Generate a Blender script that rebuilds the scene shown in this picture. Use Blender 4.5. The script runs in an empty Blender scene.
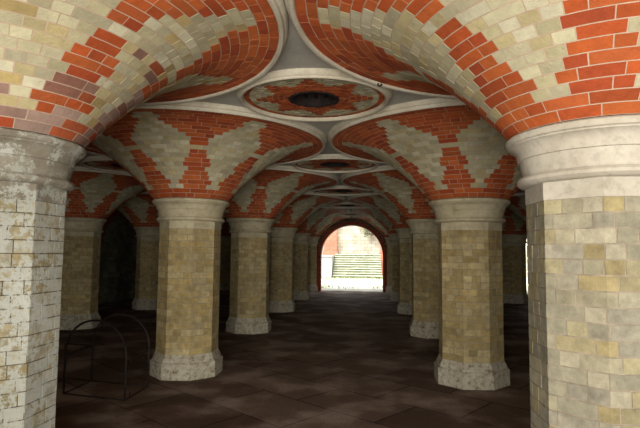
import bpy, bmesh, math, random
from mathutils import Vector, Matrix

# ------------------------------------------------------------------ camera, sky, light, exposure
C = bpy.context.scene
COL = C.collection
PI = math.pi
S = 3.7                      # column spacing
ROW0 = 0.8226 * S            # distance of the nearest row
EYE = 1.592
CAMX = 0.1314 * S
def rowy(n): return ROW0 + n * S

cam = bpy.data.cameras.new('camera'); camo = bpy.data.objects.new('camera', cam); COL.objects.link(camo)
cam.sensor_width = 36; cam.lens = 509.6 / 640 * 36; cam.clip_end = 300
camo.matrix_world = (Matrix.Translation((CAMX, 0, EYE)) @ Matrix.Rotation(0.0854, 4, 'Z')
                     @ Matrix.Rotation(PI/2 + 0.0767, 4, 'X') @ Matrix.Rotation(0.0095, 4, 'Z'))
C.camera = camo

w = bpy.data.worlds.new('sky'); C.world = w; w.use_nodes = True
nt = w.node_tree; nt.nodes.clear()
bg = nt.nodes.new('ShaderNodeBackground'); wo = nt.nodes.new('ShaderNodeOutputWorld')
bg.inputs[0].default_value = (0.92, 0.97, 1.0, 1); bg.inputs[1].default_value = 1.6
nt.links.new(bg.outputs[0], wo.inputs[0])

def area(name, loc, rot, sx, sy, power, col=(1, 1, 1)):
    l = bpy.data.lights.new(name, 'AREA'); l.shape = 'RECTANGLE'; l.size = sx; l.size_y = sy
    l.energy = power; l.color = col
    o = bpy.data.objects.new(name, l); COL.objects.link(o); o.location = loc; o.rotation_euler = rot
    return o
sl = bpy.data.lights.new('hazy_sun', 'SUN'); sl.energy = 10.0; sl.angle = math.radians(40); sl.color = (1, .98, .94)
so = bpy.data.objects.new('hazy_sun', sl); COL.objects.link(so); so.rotation_euler = (math.radians(32), 0, math.radians(-12))
# area lamp added behind the camera in place of daylight from that end
area('daylight_stand_in', (0.42, -2.35, 1.3), (PI/2, 0, 0.0), 3.0, 2.2, 425, (1.0, 0.965, 0.88))

C.view_settings.view_transform = 'Standard'; C.view_settings.look = 'None'
C.view_settings.gamma = 1; C.view_settings.use_curve_mapping = False
C.view_settings.exposure = 0.47

# ------------------------------------------------------------------ helpers
rnd = random.Random(7)
def lin(r, g, b):
    f = lambda c: (c/255/12.92) if c/255 <= 0.04045 else ((c/255+0.055)/1.055)**2.4
    return (f(r)*.72, f(g)*.72, f(b)*.72, 1)

def newmat(name, rough=0.85):
    m = bpy.data.materials.new(name); m.use_nodes = True
    n = m.node_tree; b = n.nodes['Principled BSDF']; b.inputs['Roughness'].default_value = rough
    b.inputs['Specular IOR Level'].default_value = 0.25
    return m, n, b
def N(n, t, **k):
    x = n.nodes.new(t)
    for a, v in k.items():
        if a.startswith('i_'): x.inputs[int(a[2:])].default_value = v
        else: setattr(x, a, v)
    return x
def coords(n, scale=(1, 1, 1), rot=(0, 0, 0)):
    g = N(n, 'ShaderNodeNewGeometry'); m = N(n, 'ShaderNodeMapping')
    m.inputs['Scale'].default_value = scale; m.inputs['Rotation'].default_value = rot
    n.links.new(g.outputs['Position'], m.inputs[0]); return m.outputs[0]
def noise(n, vec, scale, detail=4, rough=0.6):
    t = N(n, 'ShaderNodeTexNoise'); t.inputs['Scale'].default_value = scale
    t.inputs['Detail'].default_value = detail; t.inputs['Roughness'].default_value = rough
    n.links.new(vec, t.inputs['Vector']); return t.outputs['Fac']
def ramp(n, fac, stops, interp='LINEAR'):
    r = N(n, 'ShaderNodeValToRGB'); r.color_ramp.interpolation = interp
    e = r.color_ramp.elements
    while len(e) < len(stops): e.new(0.5)
    for q, (p, c) in zip(e, stops): q.position = p; q.color = c
    n.links.new(fac, r.inputs[0]); return r.outputs[0]
def mix(n, a, b, fac, mode='MIX'):
    x = N(n, 'ShaderNodeMix', data_type='RGBA', blend_type=mode)
    for sock, v in ((x.inputs[6], a), (x.inputs[7], b), (x.inputs[0], fac)):
        if hasattr(v, 'is_linked'): n.links.new(v, sock)
        else: sock.default_value = v
    return x.outputs[2]
def bump(n, b, h, strength=0.4, dist=0.01):
    x = N(n, 'ShaderNodeBump'); x.inputs['Strength'].default_value = strength; x.inputs['Distance'].default_value = dist
    n.links.new(h, x.inputs['Height']); n.links.new(x.outputs[0], b.inputs['Normal'])
W = (1, 1, 1, 1); K = (0, 0, 0, 1)
def grey(v): return (v, v, v, 1)

# bricks: every brick carries its own colour in the attribute "tone"
def brickmat(name, grime=0.25, spot=0.15):
    m, n, b = newmat(name, 0.8)
    a = N(n, 'ShaderNodeAttribute', attribute_name='tone')
    v = coords(n)
    c = mix(n, a.outputs['Color'], ramp(n, noise(n, v, 14, 5, .7), [(0.3, grey(1-spot*1.8)), (0.7, grey(1.0))]), 1.0, 'MULTIPLY')
    c = mix(n, c, ramp(n, noise(n, v, 1.6, 4, .6), [(0.35, grey(1-grime)), (0.65, W)]), 1.0, 'MULTIPLY')
    n.links.new(c, b.inputs['Base Color'])
    bump(n, b, noise(n, v, 45, 8, .8), 0.8, 0.010)
    return m
M = {}
M['fan'] = brickmat('glazed_vault_brick', .15, .14)
M['shaft'] = brickmat('stock_brick', .3, .25)
def simple(name, stops, scale, bscale=40, bs=.4, rough=.85, second=None):
    m, n, b = newmat(name, rough); v = coords(n)
    c = ramp(n, noise(n, v, scale, 6, .65), stops)
    if second: c = mix(n, c, ramp(n, noise(n, v, second[0], 5, .7), second[1]), 1.0, 'MULTIPLY')
    n.links.new(c, b.inputs['Base Color']); bump(n, b, noise(n, v, bscale, 6, .7), bs, .006)
    return m
M['mortar'] = simple('lime_mortar', [(.3, lin(120, 108, 92)), (.7, lin(176, 160, 138))], 9)
M['mortar_fan'] = simple('vault_mortar', [(.3, lin(168, 142, 120)), (.7, lin(196, 172, 148))], 9)
M['stone'] = simple('carved_stone', [(.3, lin(168, 158, 140)), (.7, lin(202, 194, 178))], 3.2,
                    second=(22, [(.25, grey(.72)), (.5, W)]), bs=.25)
M['cap'] = simple('capital_stone', [(.3, lin(178, 165, 132)), (.7, lin(208, 196, 164))], 3.0,
                  second=(11, [(.3, grey(.7)), (.55, W)]), bs=.35)
M['ceil'] = simple('ceiling_stone', [(.3, lin(172, 168, 156)), (.7, lin(200, 196, 184))], 2.0,
                   second=(30, [(.25, grey(.8)), (.5, W)]), bs=.15)
M['rim'] = simple('moulded_rim_stone', [(.3, lin(186, 174, 150)), (.7, lin(214, 204, 184))], 2.4, second=(26, [(.25, grey(.75)), (.5, W)]), bs=.2)
M['iron'] = simple('rusty_iron', [(.4, lin(18, 16, 15)), (.75, lin(56, 34, 24))], 12, rough=.7)
M['dark_lining'] = simple('near_black_brick', [(.35, lin(12, 10, 10)), (.7, lin(44, 28, 22))], 14)  # near-black brown for the lining of the ceiling shafts

# base plinth: flaking limewash over brown stone
def base_mat():
    m, n, b = newmat('flaking_plinth'); v = coords(n)
    c = ramp(n, noise(n, v, 17, 8, .8), [(.38, lin(120, 104, 80)), (.46, lin(182, 172, 148)), (.62, lin(210, 203, 186))])
    n.links.new(c, b.inputs['Base Color']); bump(n, b, noise(n, v, 26, 8, .8), .9, .02); return m
M['plinth'] = base_mat()
# near left column: flaking white paint over the stock brick
def paint(name, cover, base_attr=True, stone=None):
    m, n, b = newmat(name, .75); v = coords(n)
    if base_attr:
        a = N(n, 'ShaderNodeAttribute', attribute_name='tone').outputs['Color']
        a = mix(n, a, ramp(n, noise(n, v, 16, 5, .7), [(.3, grey(.62)), (.65, W)]), 1.0, 'MULTIPLY')
    else:
        a = ramp(n, noise(n, v, 4, 5, .6), stone)
    fac = ramp(n, noise(n, v, 7.5, 10, .8), [(cover, K), (cover + .05, W)])
    fac2 = ramp(n, noise(n, v, 30, 7, .75), [(.40, K), (.47, W)])
    f = mix(n, fac, fac2, 1.0, 'MULTIPLY')
    c = mix(n, a, ramp(n, noise(n, v, 3, 4, .6), [(.3, lin(186, 186, 172)), (.7, lin(214, 214, 202))]), f)
    n.links.new(c, b.inputs['Base Color'])
    bump(n, b, noise(n, v, 28, 9, .85), 1.0, .025); return m
M['painted'] = paint('flaking_white_paint', .455)
M['painted_mortar'] = paint('painted_mortar', .5, False, [(.3, lin(84, 74, 60)), (.7, lin(130, 118, 98))])
M['painted_cap'] = paint('painted_capital', .5, False, [(.3, lin(128, 116, 96)), (.7, lin(176, 168, 150))])

def floor_mat():
    m, n, b = newmat('dirty_flagstones', .8)
    v = coords(n, (1, 1, 1), (0, 0, math.radians(38)))
    t = N(n, 'ShaderNodeTexBrick'); n.links.new(v, t.inputs['Vector'])
    t.offset = 0.5; t.inputs['Scale'].default_value = 1.0
    t.inputs['Brick Width'].default_value = 1.05; t.inputs['Row Height'].default_value = 0.72
    t.inputs['Mortar Size'].default_value = .012; t.inputs['Mortar Smooth'].default_value = .4
    t.inputs['Color1'].default_value = lin(104, 78, 62); t.inputs['Color2'].default_value = lin(168, 144, 126)
    t.inputs['Mortar'].default_value = lin(44, 32, 26)
    p = coords(n)
    c = mix(n, t.outputs['Color'], ramp(n, noise(n, p, 1.5, 6, .5), [(.42, lin(60, 40, 30)), (.5, lin(104, 80, 68)), (.62, lin(186, 168, 156))]), .5)
    c = mix(n, c, ramp(n, noise(n, p, 40, 4, .7), [(.3, grey(.7)), (.7, W)]), 1.0, 'MULTIPLY')
    n.links.new(c, b.inputs['Base Color'])
    h = mix(n, t.outputs['Fac'], noise(n, p, 8, 9, .7), .8)
    bump(n, b, h, .9, .05); b.inputs['Specular IOR Level'].default_value = .15
    return m
M['floor'] = floor_mat()
def wallmat(name, axis, c1, c2, mo, grime=.5, bw=.225, rh=.078, ms=.006):
    m, n, b = newmat(name); g = N(n, 'ShaderNodeNewGeometry'); s = N(n, 'ShaderNodeSeparateXYZ'); cb = N(n, 'ShaderNodeCombineXYZ')
    n.links.new(g.outputs['Position'], s.inputs[0])
    n.links.new(s.outputs['X' if axis == 'x' else 'Y'], cb.inputs[0]); n.links.new(s.outputs['Z'], cb.inputs[1])
    t = N(n, 'ShaderNodeTexBrick'); n.links.new(cb.outputs[0], t.inputs['Vector'])
    for k, v in (('Scale', 1.0), ('Brick Width', bw), ('Row Height', rh), ('Mortar Size', ms), ('Mortar Smooth', .2)):
        t.inputs[k].default_value = v
    t.inputs['Color1'].default_value = c1; t.inputs['Color2'].default_value = c2; t.inputs['Mortar'].default_value = mo
    p = coords(n)
    c = mix(n, t.outputs['Color'], ramp(n, noise(n, p, 1.5, 7, .65), [(.36, grey(1-grime)), (.62, W)]), 1.0, 'MULTIPLY')
    n.links.new(c, b.inputs['Base Color']); bump(n, b, noise(n, p, 30, 6, .7), .4, .01); return m
M['wall_x'] = wallmat('brick_wall_cross', 'x', lin(132, 116, 84), lin(98, 84, 62), lin(84, 76, 62))
M['wall_y'] = wallmat('brick_wall_long', 'y', lin(140, 130, 100), lin(104, 98, 76), lin(100, 94, 78), .6)
M['red_x'] = wallmat('red_brick_cross', 'x', lin(168, 74, 46), lin(140, 58, 36), lin(150, 120, 100), .25, .225, .078)
M['pier'] = wallmat('pier_brick', 'x', lin(214, 120, 92), lin(196, 104, 78), lin(200, 170, 150), .25)  # paler red than the arch rims, courtyard glare put into the colour
M['red_y'] = wallmat('red_brick_long', 'y', lin(150, 62, 38), lin(124, 50, 32), lin(110, 84, 68), .3, .225, .078)
M['ashlar'] = wallmat('courtyard_ashlar', 'x', lin(214, 204, 184), lin(184, 174, 152), lin(150, 140, 122), .35, .55, .26, .012)
def steps_mat():
    m, n, b = newmat('mossy_shaded_steps'); p = coords(n)
    c = ramp(n, noise(n, p, 3.0, 7, .7), [(.4, lin(104, 118, 66)), (.52, lin(142, 146, 104)), (.66, lin(170, 166, 140))])  # mossy stone, kept darker than the step edges to paint riser shade
    n.links.new(c, b.inputs['Base Color']); bump(n, b, noise(n, p, 12, 6, .7), .5, .02); return m
M['steps'] = steps_mat()
def yard_mat():
    m, n, b = newmat('courtyard_paving'); p = coords(n)
    c = ramp(n, noise(n, p, .9, 8, .72), [(.38, lin(136, 160, 84)), (.47, lin(190, 186, 168)), (.66, lin(216, 212, 202))])
    n.links.new(c, b.inputs['Base Color']); bump(n, b, noise(n, p, 12, 6, .7), .5, .02); return m
M['yard'] = yard_mat()
M['pale'] = simple('pale_render', [(.35, lin(176, 174, 162)), (.7, lin(214, 214, 206))], 2.0)
M['leaf'] = simple('leaves', [(.35, lin(46, 60, 28)), (.7, lin(112, 134, 58))], 6)

def mesh(name, verts, faces, mat, parent=None, cols=None, smooth=False, loc=None):
    me = bpy.data.meshes.new(name); me.from_pydata(verts, [], faces); me.update()
    mats = mat if isinstance(mat, list) else [mat]
    for q in mats: me.materials.append(q)
    if cols:
        at = me.color_attributes.new('tone', 'FLOAT_COLOR', 'CORNER'); i = 0
        for f, c in zip(me.polygons, cols):
            for _ in f.vertices: at.data[i].color = c; i += 1
    if smooth:
        for f in me.polygons: f.use_smooth = True
    o = bpy.data.objects.new(name, me); COL.objects.link(o)
    if parent: o.parent = parent
    if loc: o.location = loc
    return o
def empty(name, loc, label, cat, group=None, rz=0):
    o = bpy.data.objects.new(name, None); COL.objects.link(o); o.location = loc; o.rotation_euler = (0, 0, rz)
    o['label'] = label; o['category'] = cat
    if group: o['group'] = group
    o.empty_display_size = .2
    return o
def tag(o, label, cat, group=None, kind=None):
    o['label'] = label; o['category'] = cat
    if group: o['group'] = group
    if kind: o['kind'] = kind
    return o
def struct(o, label=None, cat=None):
    o['kind'] = 'structure'
    if label: o['label'] = label
    if cat: o['category'] = cat
    return o

class MB:
    def __init__(s): s.v = []; s.f = []; s.c = []
    def add(s, vs, fs, c=None):
        k = len(s.v); s.v += vs
        for f in fs: s.f.append(tuple(i + k for i in f)); s.c.append(c)
    def box(s, a, b):
        x0, y0, z0 = a; x1, y1, z1 = b
        s.add([(x0,y0,z0),(x1,y0,z0),(x1,y1,z0),(x0,y1,z0),(x0,y0,z1),(x1,y0,z1),(x1,y1,z1),(x0,y1,z1)],
              [(0,3,2,1),(4,5,6,7),(0,1,5,4),(1,2,6,5),(2,3,7,6),(3,0,4,7)])
    def build(s, name, mat, parent=None, smooth=False, loc=None):
        return mesh(name, s.v, s.f, mat, parent, s.c if s.c and s.c[0] else None, smooth, loc)
def lathe(name, prof, mat, parent=None, a0=0, a1=2*PI, seg=64, smooth=True, cap=False):
    full = abs(a1 - a0 - 2*PI) < 1e-6; mb = MB(); n = seg if full else seg + 1
    vs = [(r*math.cos(a0+(a1-a0)*i/seg), r*math.sin(a0+(a1-a0)*i/seg), z) for r, z in prof for i in range(n)]
    fs = []
    for j in range(len(prof)-1):
        for i in range(seg):
            k = (i+1) % n if full else i+1
            fs.append((j*n+i, j*n+k, (j+1)*n+k, (j+1)*n+i))
    mb.add(vs, fs); o = mb.build(name, mat, parent, smooth)
    if smooth: shade(o)
    return o
def shade(o, ang=35):
    # split sharp edges so that mouldings keep crisp lines
    bm = bmesh.new(); bm.from_mesh(o.data)
    for e in bm.edges:
        if len(e.link_faces) == 2 and e.calc_face_angle(0) > math.radians(ang): e.smooth = False
    bm.to_mesh(o.data); bm.free()
def tube(name, pts, r, mat, parent=None, seg=8):
    mb = MB(); P = [Vector(p) for p in pts]; rings = []
    for i, p in enumerate(P):
        t = (P[min(i+1, len(P)-1)] - P[max(i-1, 0)]).normalized()
        u = t.cross(Vector((0.31, 0.17, 0.93))).normalized(); v = t.cross(u)
        rings += [tuple(p + u*r*math.cos(2*PI*k/seg) + v*r*math.sin(2*PI*k/seg)) for k in range(seg)]
    fs = [(i*seg+k, i*seg+(k+1) % seg, (i+1)*seg+(k+1) % seg, (i+1)*seg+k) for i in range(len(P)-1) for k in range(seg)]
    fs += [tuple(range(seg))[::-1], tuple((len(P)-1)*seg+k for k in range(seg))]
    mb.add(rings, fs); return mb.build(name, mat, parent, True)

# ------------------------------------------------------------------ column and vault builders
RSH = 0.1093 * S                 # octagon circumradius of shaft
CAPZ = 2.284                     # springing
H = 0.785; R0 = 0.488; R1 = 1.785   # vault profile
PLZ = 0.29
def octo(R, half=False):
    c = math.cos(PI/8)
    if half:
        return [(-R*c, 0)] + [(R*math.cos(math.radians(a)), R*math.sin(math.radians(a))) for a in (202.5, 247.5, 292.5, 337.5)] + [(R*c, 0)]
    return [(R*math.cos(math.radians(22.5+45*k)), R*math.sin(math.radians(22.5+45*k))) for k in range(8)]
def prism(name, rings, mat, parent, half=False, bottom=True):
    """rings: list of (R, z); octagonal stack"""
    mb = MB(); n = None; vs = []
    for R, z in rings:
        p = octo(R, half); n = len(p); vs += [(x, y, z) for x, y in p]
    fs = []
    m = n-1 if half else n
    for j in range(len(rings)-1):
        for i in range(m):
            fs.append((j*n+i, j*n+(i+1) % n, (j+1)*n+(i+1) % n, (j+1)*n+i))
    fs.append(tuple(range(n))[::-1]); fs.append(tuple((len(rings)-1)*n+i for i in range(n)))
    mb.add(vs, fs); return mb.build(name, mat, parent)

YB = [(216,190,130),(210,184,124),(218,196,142),(202,176,118),(212,192,142),(198,176,122),(220,200,150)]
CB = [(198,188,156),(192,184,156),(200,188,148),(184,176,150),(192,174,126),(190,176,136),(182,174,152),(202,192,164)]
def shaft_mesh(seed, palette, half=False):
    r = random.Random(seed); P = octo(RSH, half)
    if not half: P = P + [P[0]]
    L = [0.0]
    for a, b in zip(P, P[1:]): L.append(L[-1] + math.dist(a, b))
    T = L[-1]
    def at(s, inset):
        s = min(max(s, 0), T)
        for i in range(len(P)-1):
            if s <= L[i+1] + 1e-9:
                t = (s-L[i])/(L[i+1]-L[i]); x = P[i][0]+(P[i+1][0]-P[i][0])*t; y = P[i][1]+(P[i+1][1]-P[i][1])*t
                k = 1 - inset/(RSH*math.cos(PI/8)); return (x*k, y*k)
    mb = MB(); z0, z1 = PLZ, CAPZ - .39; nc = 20; ch = (z1-z0)/nc; unit = T/8 if not half else T/4
    g = .0036
    for c in range(nc):
        cuts = []; off = (0.0, .52, .17, .66)[c % 4]*unit + r.uniform(-.012, .012)
        s = -unit + off
        while s < T:
            k = r.random()
            if k < .62: cuts += [s, s+unit*.66]
            elif k < .82: cuts += [s, s+unit*.36]
            else: cuts += [s, s+unit*.33, s+unit*.66]
            s += unit
        if half: cuts = [0]+[q for q in cuts if .03 < q < T-.03]+[T]
        else:
            cuts = sorted(q for q in cuts if 0 <= q < T); cuts.append(cuts[0]+T)
        za, zb = z0+c*ch+g, z0+(c+1)*ch-g
        for a, b in zip(cuts, cuts[1:]):
            a += g; b -= g
            ss = [a] + [l for l in L if a+.004 < l < b-.004] + [l+T for l in L[1:] if a+.004 < l+T < b-.004 and not half] + [b]
            ss = [a] + sorted(set(round(q, 5) for q in ss[1:-1])) + [b]
            col = palette[r.randrange(len(palette))]; f = r.uniform(.94, 1.06)
            col = lin(*[min(255, q*f) for q in col]); d = r.uniform(-.0010, .0010)
            vs = []
            for q in ss:
                q2 = q if half else q % T
                x, y = at(q2, -.0 - d); xi, yi = at(q2, .012)
                vs += [(x, y, za), (x, y, zb), (xi, yi, za), (xi, yi, zb)]
            fs = []
            for i in range(len(ss)-1):
                k = i*4; fs += [(k, k+4, k+5, k+1), (k+2, k+6, k+4, k), (k+1, k+5, k+7, k+3)]
            k = (len(ss)-1)*4; fs += [(0, 1, 3, 2), (k+1, k, k+2, k+3)]
            mb.add(vs, fs, col)
    return mb
def cap_profile():
    z = CAPZ
    return [(.30, z-.292), (.425, z-.292), (.438, z-.284), (.453, z-.272), (.453, z-.256), (.442, z-.242), (.424, z-.238),
            (.420, z-.222), (.424, z-.205), (.434, z-.165), (.436, z-.142), (.448, z-.140), (.448, z-.128), (.452, z-.104), (.466, z-.080),
            (.49, z-.062), (.496, z-.060), (.496, z-.052), (.508, z-.046), (.514, z-.032), (.512, z-.016), (.502, z-.006), (.494, z-.004), (.48, z-.002), (.3, z-.002)]

def fan_h(r):
    u = (r-R0)/(R1-R0); return H*(1-(1-u)**2)
# arc-length table
TAB = [(0.0, R0)]
_n = 400
for i in range(_n):
    ra = R0+(R1-R0)*i/_n; rb = R0+(R1-R0)*(i+1)/_n
    TAB.append((TAB[-1][0]+math.hypot(rb-ra, fan_h(rb)-fan_h(ra)), rb))
LEN = TAB[-1][0]
def r_at(s):
    s = min(max(s, 0), LEN)
    lo, hi = 0, len(TAB)-1
    while hi-lo > 1:
        m = (lo+hi)//2
        if TAB[m][0] <= s: lo = m
        else: hi = m
    t = (s-TAB[lo][0])/(TAB[hi][0]-TAB[lo][0]); return TAB[lo][1]+(TAB[hi][1]-TAB[lo][1])*t
RB, RM, RT = 0.565, 1.06, 1.68
def is_cream(r, ang):
    a = (math.degrees(ang) + 22.5) % 45 - 22.5
    if r < RB or r > RT: return False
    if abs(r-RM) < .03: return True
    hw = 5.0 + (21.0-5.0)*((r-RB)/(RM-RB))**1.12 if r < RM else math.degrees((.03 + (.385-.03)*(RT-r)/(RT-RM))/r)
    return abs(a) < hw
RED = [(200,98,44),(194,90,40),(188,86,40),(206,106,50),(178,78,40),(198,100,50)]
CREAM = [(214,205,168),(206,196,158),(218,210,178),(198,188,148),(206,190,142),(198,188,154)]
PURP = [(158,118,100),(168,134,118),(152,104,86),(176,146,130),(186,94,54)]
BUFF = [(204,184,134),(194,170,114),(208,198,162),(198,186,148)]
def fan_mesh(seed, half=False, worn=False):
    r_ = random.Random(seed); mb = MB(); nc = 23; ch = LEN/nc; g = .0034; zt = CAPZ
    for c in range(nc):
        sa, sb = c*ch+g, (c+1)*ch-g; ra, rb = r_at(sa), r_at(sb); rm = (ra+rb)/2
        k = max(3, round(2*PI*rm/8/.104)); n = 8*k; da = 2*PI/n
        off = (c % 2)*da/2
        cells = []; i = 0
        while i < n:                      # headers in the cream figures, stretchers and headers in the red ground
            cr = is_cream(rm, off+(i+.5)*da)
            if i+1 < n and is_cream(rm, off+(i+1.5)*da) == cr and r_.random() < (.62 if not cr else .16):
                cells.append((off+i*da, off+(i+2)*da, cr)); i += 2
            else: cells.append((off+i*da, off+(i+1)*da, cr)); i += 1
        if half:
            cells = [(max(a, PI), min(b, 2*PI), cr) for a, b, cr in cells if b > PI+.01 and a < 2*PI-.01]
        za, zb = zt+fan_h(ra), zt+fan_h(rb)
        dr, dz = rb-ra, zb-za; l = math.hypot(dr, dz); nr, nz = dz/l, -dr/l
        for a, b, cr in cells:
            a += g/rm + r_.uniform(-.001, .001); b -= g/rm; am = (a+b)/2
            ns = max(1, round((b-a)/math.radians(5)))
            pal = CREAM if cr else RED
            if worn:
                if rm < .85 and not cr and r_.random() < .5: pal = PURP
                if cr and r_.random() < .35: pal = BUFF
                if rm < 1.0 and cr and r_.random() < .08: pal = PURP
            f = r_.uniform(.92, 1.05); col = pal[r_.randrange(len(pal))]; col = lin(*[min(255, q*f) for q in col])
            d = r_.uniform(-.0006, .0012)
            vs = []
            for i in range(ns+1):
                t = a+(b-a)*i/ns; cs, sn = math.cos(t), math.sin(t)
                for rr, zz, e in ((ra, za, d), (rb, zb, d), (ra, za, -.010), (rb, zb, -.010)):
                    R = rr+nr*e; vs.append((R*cs, R*sn, zz+nz*e))
            fs = []
            for i in range(ns):
                q = i*4; fs += [(q+1, q, q+4, q+5)[::-1], (q+2, q+6, q+4, q), (q+1, q+5, q+7, q+3)]
            q = ns*4; fs += [(0, 1, 3, 2), (q+1, q, q+2, q+3)]
            mb.add(vs, fs, col)
    return mb
def fan_backing(half=False):
    prof = []
    for i in range(33):
        s = LEN*i/32; r = r_at(s); r2 = r_at(min(LEN, s+.01)) ; r1 = r_at(max(0, s-.01))
        dr, dz = r2-r1, fan_h(r2)-fan_h(r1); l = math.hypot(dr, dz)
        prof.append((r-dz/l*.0014, CAPZ+fan_h(r)+dr/l*.0014))
    return prof
RIMZ = CAPZ + H            # 3.069
CEILZ = 3.135
def rim_profile():
    z = RIMZ
    return [(R1-.002, z+.04), (R1-.002, z-.008), (R1+.006, z-.018), (R1+.026, z-.020), (R1+.034, z-.010), (R1+.035, z+.016), (R1+.048, z+.018),
            (R1+.054, z+.026), (R1+.0635, z+.044), (R1+.0635, CEILZ-.001)]

ORD = ['nearest', 'second', 'third', 'fourth', 'fifth', 'farthest']
LINES = {-.5: 'left of the central aisle', .5: 'right of the central aisle', -1.5: 'in the far left row', 1.5: 'in the far right row'}
proto = {}
def copy_tree(o, loc):
    c = o.copy(); COL.objects.link(c); c.location = loc; c.rotation_euler = (0, 0, 0)
    for ch in o.children:
        d = ch.copy(); COL.objects.link(d); d.parent = c
        for g in ch.children:
            e = g.copy(); COL.objects.link(e); e.parent = d
    return c
def column(x, n, key):
    loc = (x*S, rowy(n), 0); half = key == 'half'
    if key not in proto:
        t = empty('octagonal_column', loc, '', 'column')
        painted = key == 'painted'
        pal = CB if key == 'cream' else ([(200,190,160),(186,172,134),(176,160,118),(206,200,180)] if painted else YB)
        bmt = M['painted'] if painted else M['shaft']; cm = M['painted_cap'] if painted else M['cap']
        if key == 'cream': cm = M['stone']
        prism('plinth', [(.466, -.012), (.472, .02), (.468, .10), (.472, .178), (.466, .190), (.450, .196), (.444, .206), (.428, .25), (.418, .262), (.408, .293)], M['plinth'], t, half)
        prism('shaft_core', [(RSH-.0042, PLZ-.002), (RSH-.0042, CAPZ-.385)], M['painted_mortar'] if painted else M['mortar'], t, half)
        shaft_mesh({'cream': 3, 'painted': 5, 'half': 9, 'yellow': 1, 'yellow2': 2}[key], pal, half).build('brick_shaft', bmt, t)
        prism('necking', [(RSH+.002, CAPZ-.39), (RSH+.004, CAPZ-.33), (RSH+.004, CAPZ-.285)], cm, t, half)
        a0, a1 = (PI, 2*PI) if half else (0, 2*PI)
        lathe('capital', cap_profile(), cm, t, a0, a1, 72)
        proto[key] = t
    else: t = copy_tree(proto[key], loc)
    side = LINES[x]; o = ORD[n]
    desc = {'painted': 'stone-capped octagonal column with flaking white paint on its bricks, ',
            'cream': 'octagonal column of pale cream bricks with big moulded stone capital, ',
            'half': 'dark octagonal half column built into the far end wall, '}.get(key, 'octagonal yellow brick column with round stone capital and whitish plinth, ')
    if key == 'half': t['label'] = 'octagonal half column built into the end wall, ' + side
    elif key in ('painted', 'cream'): t['label'] = desc + 'nearest ' + side
    else: t['label'] = f'octagonal yellow brick column {side}, {ORD[n]} cross row from the viewer'
    t['group'] = 'octagonal columns carrying the vault'
    return t
fp = {}
def fan(x, n, key):
    loc = (x*S, rowy(n), 0); half = key == 'half'
    if key not in fp:
        t = empty('fan_vault', loc, '', 'vault')
        fan_mesh({'a': 11, 'b': 12, 'half': 13, 'worn': 14, 'near': 15}[key], half, key == 'worn').build('patterned_brickwork', M['fan'], t)
        a0, a1 = (PI, 2*PI) if half else (0, 2*PI)
        lathe('mortar_bed', fan_backing(), M['mortar_fan'], t, a0, a1, 96)
        lathe('stone_rim', rim_profile(), M['rim'], t, a0, a1, 128)
        fp[key] = t
    else: t = copy_tree(fp[key], loc)
    extra = ' with purple bricks' if key == 'worn' else ''
    if half: t['label'] = 'half vault of patterned brick against the end wall, ' + LINES[x]
    else: t['label'] = f'patterned brick vault{extra} {LINES[x]}, {ORD[n]} cross row' + ('' if n == 0 else ' from the viewer')
    t['group'] = 'funnel vaults of red and cream brick'
    return t

# ------------------------------------------------------------------ structure
YE = rowy(5)                       # far wall plane
XL, XR = -2*S, 2.5*S
mb = MB(); NX, NY = 60, 90
x0, x1, y0, y1 = XL-.3, XR+.3, -2.9, YE+.5
def fz(x, y): return 0.012*math.sin(x*1.7+y*.6)*math.sin(y*1.3-x*.4) - .012
vs = [(x0+(x1-x0)*i/NX, y0+(y1-y0)*j/NY, fz(x0+(x1-x0)*i/NX, y0+(y1-y0)*j/NY)) for j in range(NY+1) for i in range(NX+1)]
fs = [(j*(NX+1)+i, j*(NX+1)+i+1, (j+1)*(NX+1)+i+1, (j+1)*(NX+1)+i) for j in range(NY) for i in range(NX)]
mb.add(vs, fs); struct(mb.build('floor', M['floor'], smooth=True), 'dark dirty flagstone floor of the vaulted subway', 'floor')

OCR = 0.235
# ceiling: flat stone plate pierced by a round hole in every bay
mb = MB(); seg = 48
for bx in (-2, -1, 0, 1, 2):
    for k in range(5):
        cx, cy = bx*S, rowy(k+.5); h = S/2
        hole = bx in (-1, 0, 1)
        if not hole:
            xa = max(cx-h, XL)
            mb.add([(xa, cy-h, CEILZ), (cx+h, cy-h, CEILZ), (cx+h, cy+h, CEILZ), (xa, cy+h, CEILZ)], [(0, 3, 2, 1)]); continue
        inner = []; outer = []
        for i in range(seg):
            a = 2*PI*i/seg + PI/4; c, s_ = math.cos(a), math.sin(a); m = max(abs(c), abs(s_))
            inner.append((cx+OCR*1.02*c, cy+OCR*1.02*s_, CEILZ)); outer.append((cx+h*c/m, cy+h*s_/m, CEILZ))
        mb.add(inner+outer, [(i, (i+1) % seg, seg+(i+1) % seg, seg+i)[::-1] for i in range(seg)])
mb.add([(XL, -2.5, CEILZ), (XR, -2.5, CEILZ), (XR, rowy(0)-0*S, CEILZ), (XL, rowy(0)-0*S, CEILZ)], [(0, 3, 2, 1)])  # unseen ceiling added over the camera to keep sky light out
mb.box((XL-.4, -2.9, CEILZ+.6), (XR+.4, YE+.5, CEILZ+.8))
struct(mb.build('ceiling', M['ceil']), 'flat pale stone ceiling panels between the brick fans', 'ceiling')

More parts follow.
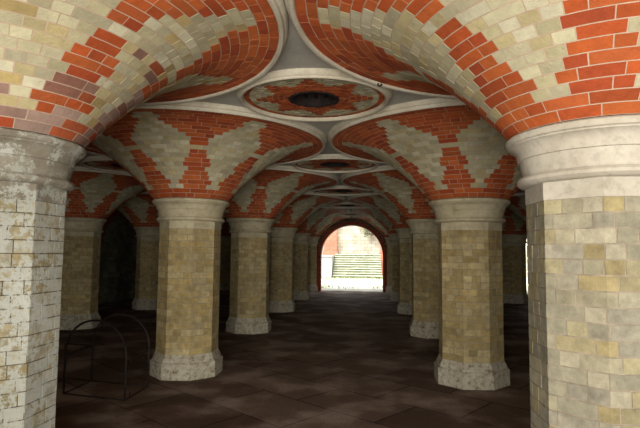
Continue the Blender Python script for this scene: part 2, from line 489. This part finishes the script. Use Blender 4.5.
def arch_wall(name, mat, xa, xb, z1, ya, yb, arches, reveal=None):
    """wall in the xz plane from ya (front) to yb (back) with round-headed openings (cx, r, zs)"""
    mb = MB(); x = xa; sg = 32
    for cx, r, zs in sorted(arches):
        mb.box((x, ya, 0), (cx-r, yb, z1))
        pts = [(cx-r*math.cos(PI*i/sg), zs+r*math.sin(PI*i/sg)) for i in range(sg+1)]
        for (p, q), (p2, q2) in zip(pts, pts[1:]):
            mb.add([(p, ya, q), (p2, ya, q2), (p2, ya, z1), (p, ya, z1), (p, yb, q), (p2, yb, q2), (p2, yb, z1), (p, yb, z1)],
                   [(0, 1, 2, 3), (4, 7, 6, 5), (0, 4, 5, 1)])
        x = cx+r
    mb.box((x, ya, 0), (xb, yb, z1))
    return mb.build(name, mat)
def arch_rim(name, mat, cx, ya, yb, ri, ro, zs, parent=None):
    mb = MB(); sg = 40
    path = [(-1, 0)] 
    def pr(r): return [(cx-r, 0.0)] + [(cx-r*math.cos(PI*i/sg), zs+r*math.sin(PI*i/sg)) for i in range(sg+1)] + [(cx+r, 0.0)]
    A, B = pr(ri), pr(ro); n = len(A)
    vs = [(x, ya, z) for x, z in A]+[(x, ya, z) for x, z in B]+[(x, yb, z) for x, z in A]+[(x, yb, z) for x, z in B]
    fs = []
    for i in range(n-1):
        fs += [(i, i+1, n+i+1, n+i)[::-1], (i, 2*n+i, 2*n+i+1, i+1)[::-1], (n+i, n+i+1, 3*n+i+1, 3*n+i)[::-1], (2*n+i, 3*n+i, 3*n+i+1, 2*n+i+1)[::-1]]
    mb.add(vs, fs); return mb.build(name, mat, parent)
AR, AZ = 1.354, 1.475
allar = [(-S, AR, AZ), (0, AR, AZ), (S, AR, AZ), (2*S, AR, AZ)]
struct(arch_wall('wall_far', M['wall_x'], XL, XR, CEILZ, YE, YE+.5, allar), 'end wall of dark stock brick with round arches', 'wall')
tn = 0
for i, (cx, r, zs) in enumerate(allar):
    lab = ['blind arch at the far end of the left aisle', 'open arch at the end of the central aisle', 'blind arch at the end of the right aisle', 'open arch at the end of the outer right aisle'][i]
    tn += 1; struct(arch_rim('trim_%d' % tn, M['red_x'], cx, YE-.03, YE+.52, r-.045, r+.12, zs), 'red brick rim of the ' + lab, 'arch trim')
    if i in (0, 2):
        mb = MB(); mb.box((cx-r+.05, YE+.3, 0), (cx+r-.05, YE+.42, zs+r-.05)); tn += 1
        struct(mb.build('trim_%d' % tn, M['wall_x']), 'brick infill of the ' + lab, 'wall panel')
mb = MB(); mb.box((XL-.4, -2.9, 0), (XL, YE, CEILZ+.6)); struct(mb.build('wall_left', M['wall_y']), 'dark grimy brick side wall on the left', 'wall')
mb = MB(); mb.box((XR, -2.9, 0), (XR+.4, YE, CEILZ+.6)); struct(mb.build('wall_right', M['wall_y']), 'dark brick side wall on the right', 'wall')
mb = MB(); mb.box((XL, -2.9, 0), (-2.6, -2.5, CEILZ+.6)); mb.box((3.8, -2.9, 0), (XR, -2.5, CEILZ+.6)); mb.box((-2.6, -2.9, 2.8), (3.8, -2.5, CEILZ+.6))
struct(mb.build('wall_back_added', M['wall_x']), 'added unseen brick wall with wide opening behind the viewer, blocks sky light', 'wall')  # unseen wall added behind the camera to block the sky
# red pointed rims along the left wall, one per bay
for k in range(1, 5):
    tn += 1
    o = arch_rim('trim_%d' % tn, M['red_y'], 0, 0, .05, 1.30, 1.52, 1.45)
    o.rotation_euler = (0, 0, PI/2); o.location = (XL+.05, rowy(k+.5), 0)
    struct(o, 'red brick blind arch rim on the left side wall, bay %s' % ['', 'second from the front', 'third from the front', 'fourth from the front', 'at the far end'][k], 'arch trim')

# ------------------------------------------------------------------ columns and vaults
for x in (-.5, .5):
    for n in range(6):
        key = 'half' if n == 5 else ('painted' if x < 0 else 'cream') if n == 0 else ('yellow', 'yellow2')[(n + (x > 0)) % 2]
        column(x, n, key)
        fan(x, n, 'half' if n == 5 else ('worn' if x < 0 else 'near') if n == 0 else 'ab'[(n + (x > 0)) % 2])
for x in (-1.5, 1.5):
    for n in range(1, 6):
        key = 'half' if n == 5 else ('yellow', 'yellow2')[(n + (x > 0)) % 2]
        column(x, n, key); fan(x, n, 'half' if n == 5 else 'ab'[(n + (x > 0)) % 2])

# ------------------------------------------------------------------ ceiling roundels
def roundel_disc():
    r_ = random.Random(21); mb = MB(); g = .003; z = RIMZ+.035
    ra0, rb0 = OCR+.004, .690; nc = 8; ch = (rb0-ra0)/nc
    for c in range(nc):
        ra, rb = ra0+c*ch+g, ra0+(c+1)*ch-g; rm = (ra+rb)/2
        n = 8*max(2, round(2*PI*rm/8/.085)); da = 2*PI/n; off = (c % 2)*da/2
        for i in range(n):
            a = off+i*da+g/rm; b = off+(i+1)*da-g/rm; am = (a+b)/2
            d = abs((math.degrees(am)) % 45 - 22.5)
            cream = (c == 6 and d < 20.5) or (c == 5 and d < 15) or (c == 4 and d < 10) or (c == 3 and d < 5)
            pal = CREAM if cream else RED; f = r_.uniform(.86, 1.0); col = lin(*[q*f for q in pal[r_.randrange(len(pal))]])
            vs = []; ns = 3; dz = r_.uniform(-.002, .002)
            for k in range(ns+1):
                t = a+(b-a)*k/ns; cs, sn = math.cos(t), math.sin(t)
                vs += [(ra*cs, ra*sn, z+dz), (rb*cs, rb*sn, z+dz), (ra*cs, ra*sn, z+.012), (rb*cs, rb*sn, z+.012)]
            fs = []
            for k in range(ns):
                q = k*4; fs += [(q, q+1, q+5, q+4), (q, q+4, q+6, q+2), (q+1, q+3, q+7, q+5)]
            q = ns*4; fs += [(0, 2, 3, 1), (q+1, q+3, q+2, q)]
            mb.add(vs, fs, col)
    return mb
proto_r = None
ax = {0: 'central aisle', -1: 'left aisle', 1: 'right aisle'}
for bx in (0, -1, 1):
    for k in range(5):
        loc = (bx*S, rowy(k+.5), 0)
        if proto_r is None:
            t = empty('ceiling_roundel', loc, '', 'roundel'); z = RIMZ+.035
            roundel_disc().build('brick_disc', M['fan'], t)
            lathe('mortar_bed', [(OCR+.004, z+.03), (OCR+.004, z+.004), (.69, z+.004)], M['mortar_fan'], t)
            zz = RIMZ
            lathe('stone_ring', [(.690, z+.02), (.690, z-.006), (.694, zz+.010), (.700, zz+.000), (.718, zz-.004), (.728, zz+.004), (.730, zz+.014), (.742, zz+.018),
                                 (.756, zz+.036), (.764, zz+.05), (.766, CEILZ-.001)], M['rim'], t, seg=96)
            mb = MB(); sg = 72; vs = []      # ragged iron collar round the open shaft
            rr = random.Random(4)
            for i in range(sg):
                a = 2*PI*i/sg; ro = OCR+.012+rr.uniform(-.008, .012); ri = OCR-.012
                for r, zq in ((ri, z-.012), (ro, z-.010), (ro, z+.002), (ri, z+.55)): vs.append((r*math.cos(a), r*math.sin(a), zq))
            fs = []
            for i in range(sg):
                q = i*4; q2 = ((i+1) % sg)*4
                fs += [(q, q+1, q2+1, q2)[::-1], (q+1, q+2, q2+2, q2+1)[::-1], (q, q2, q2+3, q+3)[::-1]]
            mb.add(vs, fs); lining = mb.build('shaft_lining', M['dark_lining'], t)
            mb = MB()
            for i in range(5): mb.box((-.2+.1*i-.012, -.21, z+.07), (-.2+.1*i+.012, .21, z+.09))
            mb.box((-.21, -.012, z+.06), (.21, .012, z+.075)); mb.build('grating', M['iron'], lining)
            lathe('shaft_cover', [(0.001, z+.52), (OCR, z+.52), (OCR, z+.56), (.001, z+.56)], M['dark_lining'], lining, seg=32)
            proto_r = t
        else: t = copy_tree(proto_r, loc)
        t['label'] = f'round red and cream brick ceiling rose with dark central hole, {ORD[k]} in the {ax[bx]}'
        t['group'] = 'round ceiling roses with dark holes'
t = tag(tube('iron_hook', [(.60, rowy(.5)-.565, RIMZ+.062), (.60, rowy(.5)-.565, RIMZ-.0), (.612, rowy(.5)-.565, RIMZ-.03), (.628, rowy(.5)-.565, RIMZ-.035), (.64, rowy(.5)-.565, RIMZ-.015)], .008, M['iron']),
        'small iron hook in the stone beside the nearest ceiling rose', 'hook')

# ------------------------------------------------------------------ iron frame on the left
def ground(px, py, z=0.0):
    d = camo.matrix_world.to_3x3() @ Vector(((px-320)/509.6, -(py-214)/509.6, -1)); o = camo.matrix_world.translation
    k = (z-o.z)/d.z; return o + d*k
A = ground(63.4, 394.6); B = ground(124.5, 401.5); Cc = ground(147.7, 387.4)
A.z = B.z = Cc.z = .012
D = A + (Cc-B)
ctr = (A+B+Cc+D)/4
t = empty('arched_metal_frame', (ctr.x, ctr.y, 0), 'rusty thin metal frame with two arched hoops on the floor beside the left columns', 'frame')
def loc(p): return tuple(Vector(p)-Vector((ctr.x, ctr.y, 0)))
def hoop(P, Q):
    P = Vector(P); Q = Vector(Q); zs = .46; m = (P+Q)/2; hw = (Q-P)/2
    pts = [P, P+Vector((0, 0, zs*.5))]
    for i in range(25):
        a = PI*i/24; pts.append(m - hw*math.cos(a) + Vector((0, 0, zs+.36*math.sin(a))))
    pts += [Q+Vector((0, 0, zs*.5)), Q]
    return [loc(p) for p in pts]
tube('hoop', hoop(A, B), .012, M['iron'], t); tube('hoop', hoop(D, Cc), .012, M['iron'], t)
up = Vector((0, 0, .42)); lf = (A-B).normalized()*.42
tube('floor_rail', [loc(D), loc(D+lf)], .008, M['iron'], t); tube('side_rail', [loc(D+up), loc(D+up+lf)], .009, M['iron'], t)
tube('upright', [loc(D+lf-Vector((0, 0, .008))), loc(D+up+lf)], .009, M['iron'], t)
for P, Q in ((A, B), (B, Cc), (Cc, D), (D, A)): tube('floor_rail', [loc(P), loc(Q)], .008, M['iron'], t)
rails = [tube('side_rail', [loc(P+up), loc(Q+up)], .009, M['iron'], t) for P, Q in ((B, Cc), (D, A))]
for P, Q, k in ((B, Cc, .2), (B, Cc, .75)):
    p = P+(Q-P)*k; tube('peg', [loc(p+up), loc(p+up-Vector((0, 0, .06)))], .006, M['iron'], rails[0])
    tube('peg', [loc(p), loc(p+Vector((0, 0, .06)))], .006, M['iron'], rails[0])

# ------------------------------------------------------------------ courtyard beyond the arch
YS = 34.0
mb = MB(); mb.box((-12, YE+.5, -.2), (16, 46, -.015)); struct(mb.build('courtyard_ground', M['yard']), 'pale courtyard paving with tufts of grass beyond the arches', 'ground')
mb = MB()
for i in range(10): mb.box((-1.55, YS+.3*i, -.02), (1.7, YS+.3*(i+1)+(.0 if i < 9 else 1.1), .155*(i+1)))
tag(mb.build('stone_steps', M['steps']), 'mossy flight of stone steps climbing beyond the central arch', 'steps')
steps_o = bpy.data.objects['stone_steps']; mb = MB()
for i in range(10): mb.box((-1.54, YS+.3*i-.04, .155*(i+1)-.06), (1.71, YS+.3*i-.001, .155*(i+1)+.002))
mb.build('pale_lit_nosing', M['pale'], steps_o)  # pale step edges paint the lit stripes against the darker risers
mb = MB(); mb.box((-12, 39.0, -.02), (16, 39.6, 6.5)); struct(mb.build('wall_courtyard', M['ashlar']), 'grey stone courtyard wall behind the steps', 'wall')
for i, (xa, xb) in enumerate(((-2.45, -1.5), (1.78, 2.65), (9.2, 10.4), (-6.5, -5.6))):
    mb = MB(); mb.box((xa, 38.3, -.02), (xb, 39.0, 6.5)); mb.box((xa-.08, 38.2, -.02), (xb+.08, 38.99, .5 if i > 1 else 1.55+.2))
    tag(mb.build('brick_pier', M['pier']), ['red brick pier against the courtyard wall, left of the steps', 'red brick pier against the courtyard wall, right above the steps',
        'red brick pier seen through the far right arch', 'red brick pier far left along the courtyard wall'][i], 'pier', 'red brick piers of the courtyard')
mb = MB(); mb.box((-2.3, YS-.3, -.02), (-1.6, 38.15, 1.35)); mb.box((-2.36, YS-.36, 1.35), (-1.57, 38.15, 1.45))
tag(mb.build('flank_wall', M['pale']), 'low pale wall flanking the left side of the steps', 'wall')
mb = MB()
for i in range(260):
    c = Vector((0.95+max(-.7, min(.7, rnd.gauss(0, .3))), 38.85-abs(rnd.gauss(0, .1)), 3.6+rnd.gauss(0, .35))); q = Matrix.Rotation(rnd.uniform(0, 6.28), 3, 'Z') @ Matrix.Rotation(rnd.uniform(0, 3), 3, 'X')
    s = .09; mb.add([tuple(c+q@Vector(p)*s) for p in ((-1, 0, 0), (0, -.5, 0), (1, 0, 0), (0, .5, 0))], [(0, 1, 2, 3)])
tag(mb.build('ivy_clump', M['leaf']), 'dark ivy clump growing on the grey courtyard wall', 'plant', kind='stuff')
mb = MB()
for i in range(420):
    x = rnd.uniform(-2.2, 3); y = rnd.choice((rnd.uniform(28, 33.5), rnd.uniform(32.4, 33.5), rnd.gauss(24.5, .5)))
    h = rnd.uniform(.05, .16); a = rnd.uniform(0, 6.28); dx, dy = .02*math.cos(a), .02*math.sin(a)
    mb.add([(x-dx, y-dy, -.015), (x+dx, y+dy, -.015), (x+rnd.gauss(0, .04), y+rnd.gauss(0, .04), h)], [(0, 1, 2)])
tag(mb.build('grass_tufts', M['leaf']), 'tufts of green grass on the courtyard ground beyond the arch', 'grass', kind='stuff')
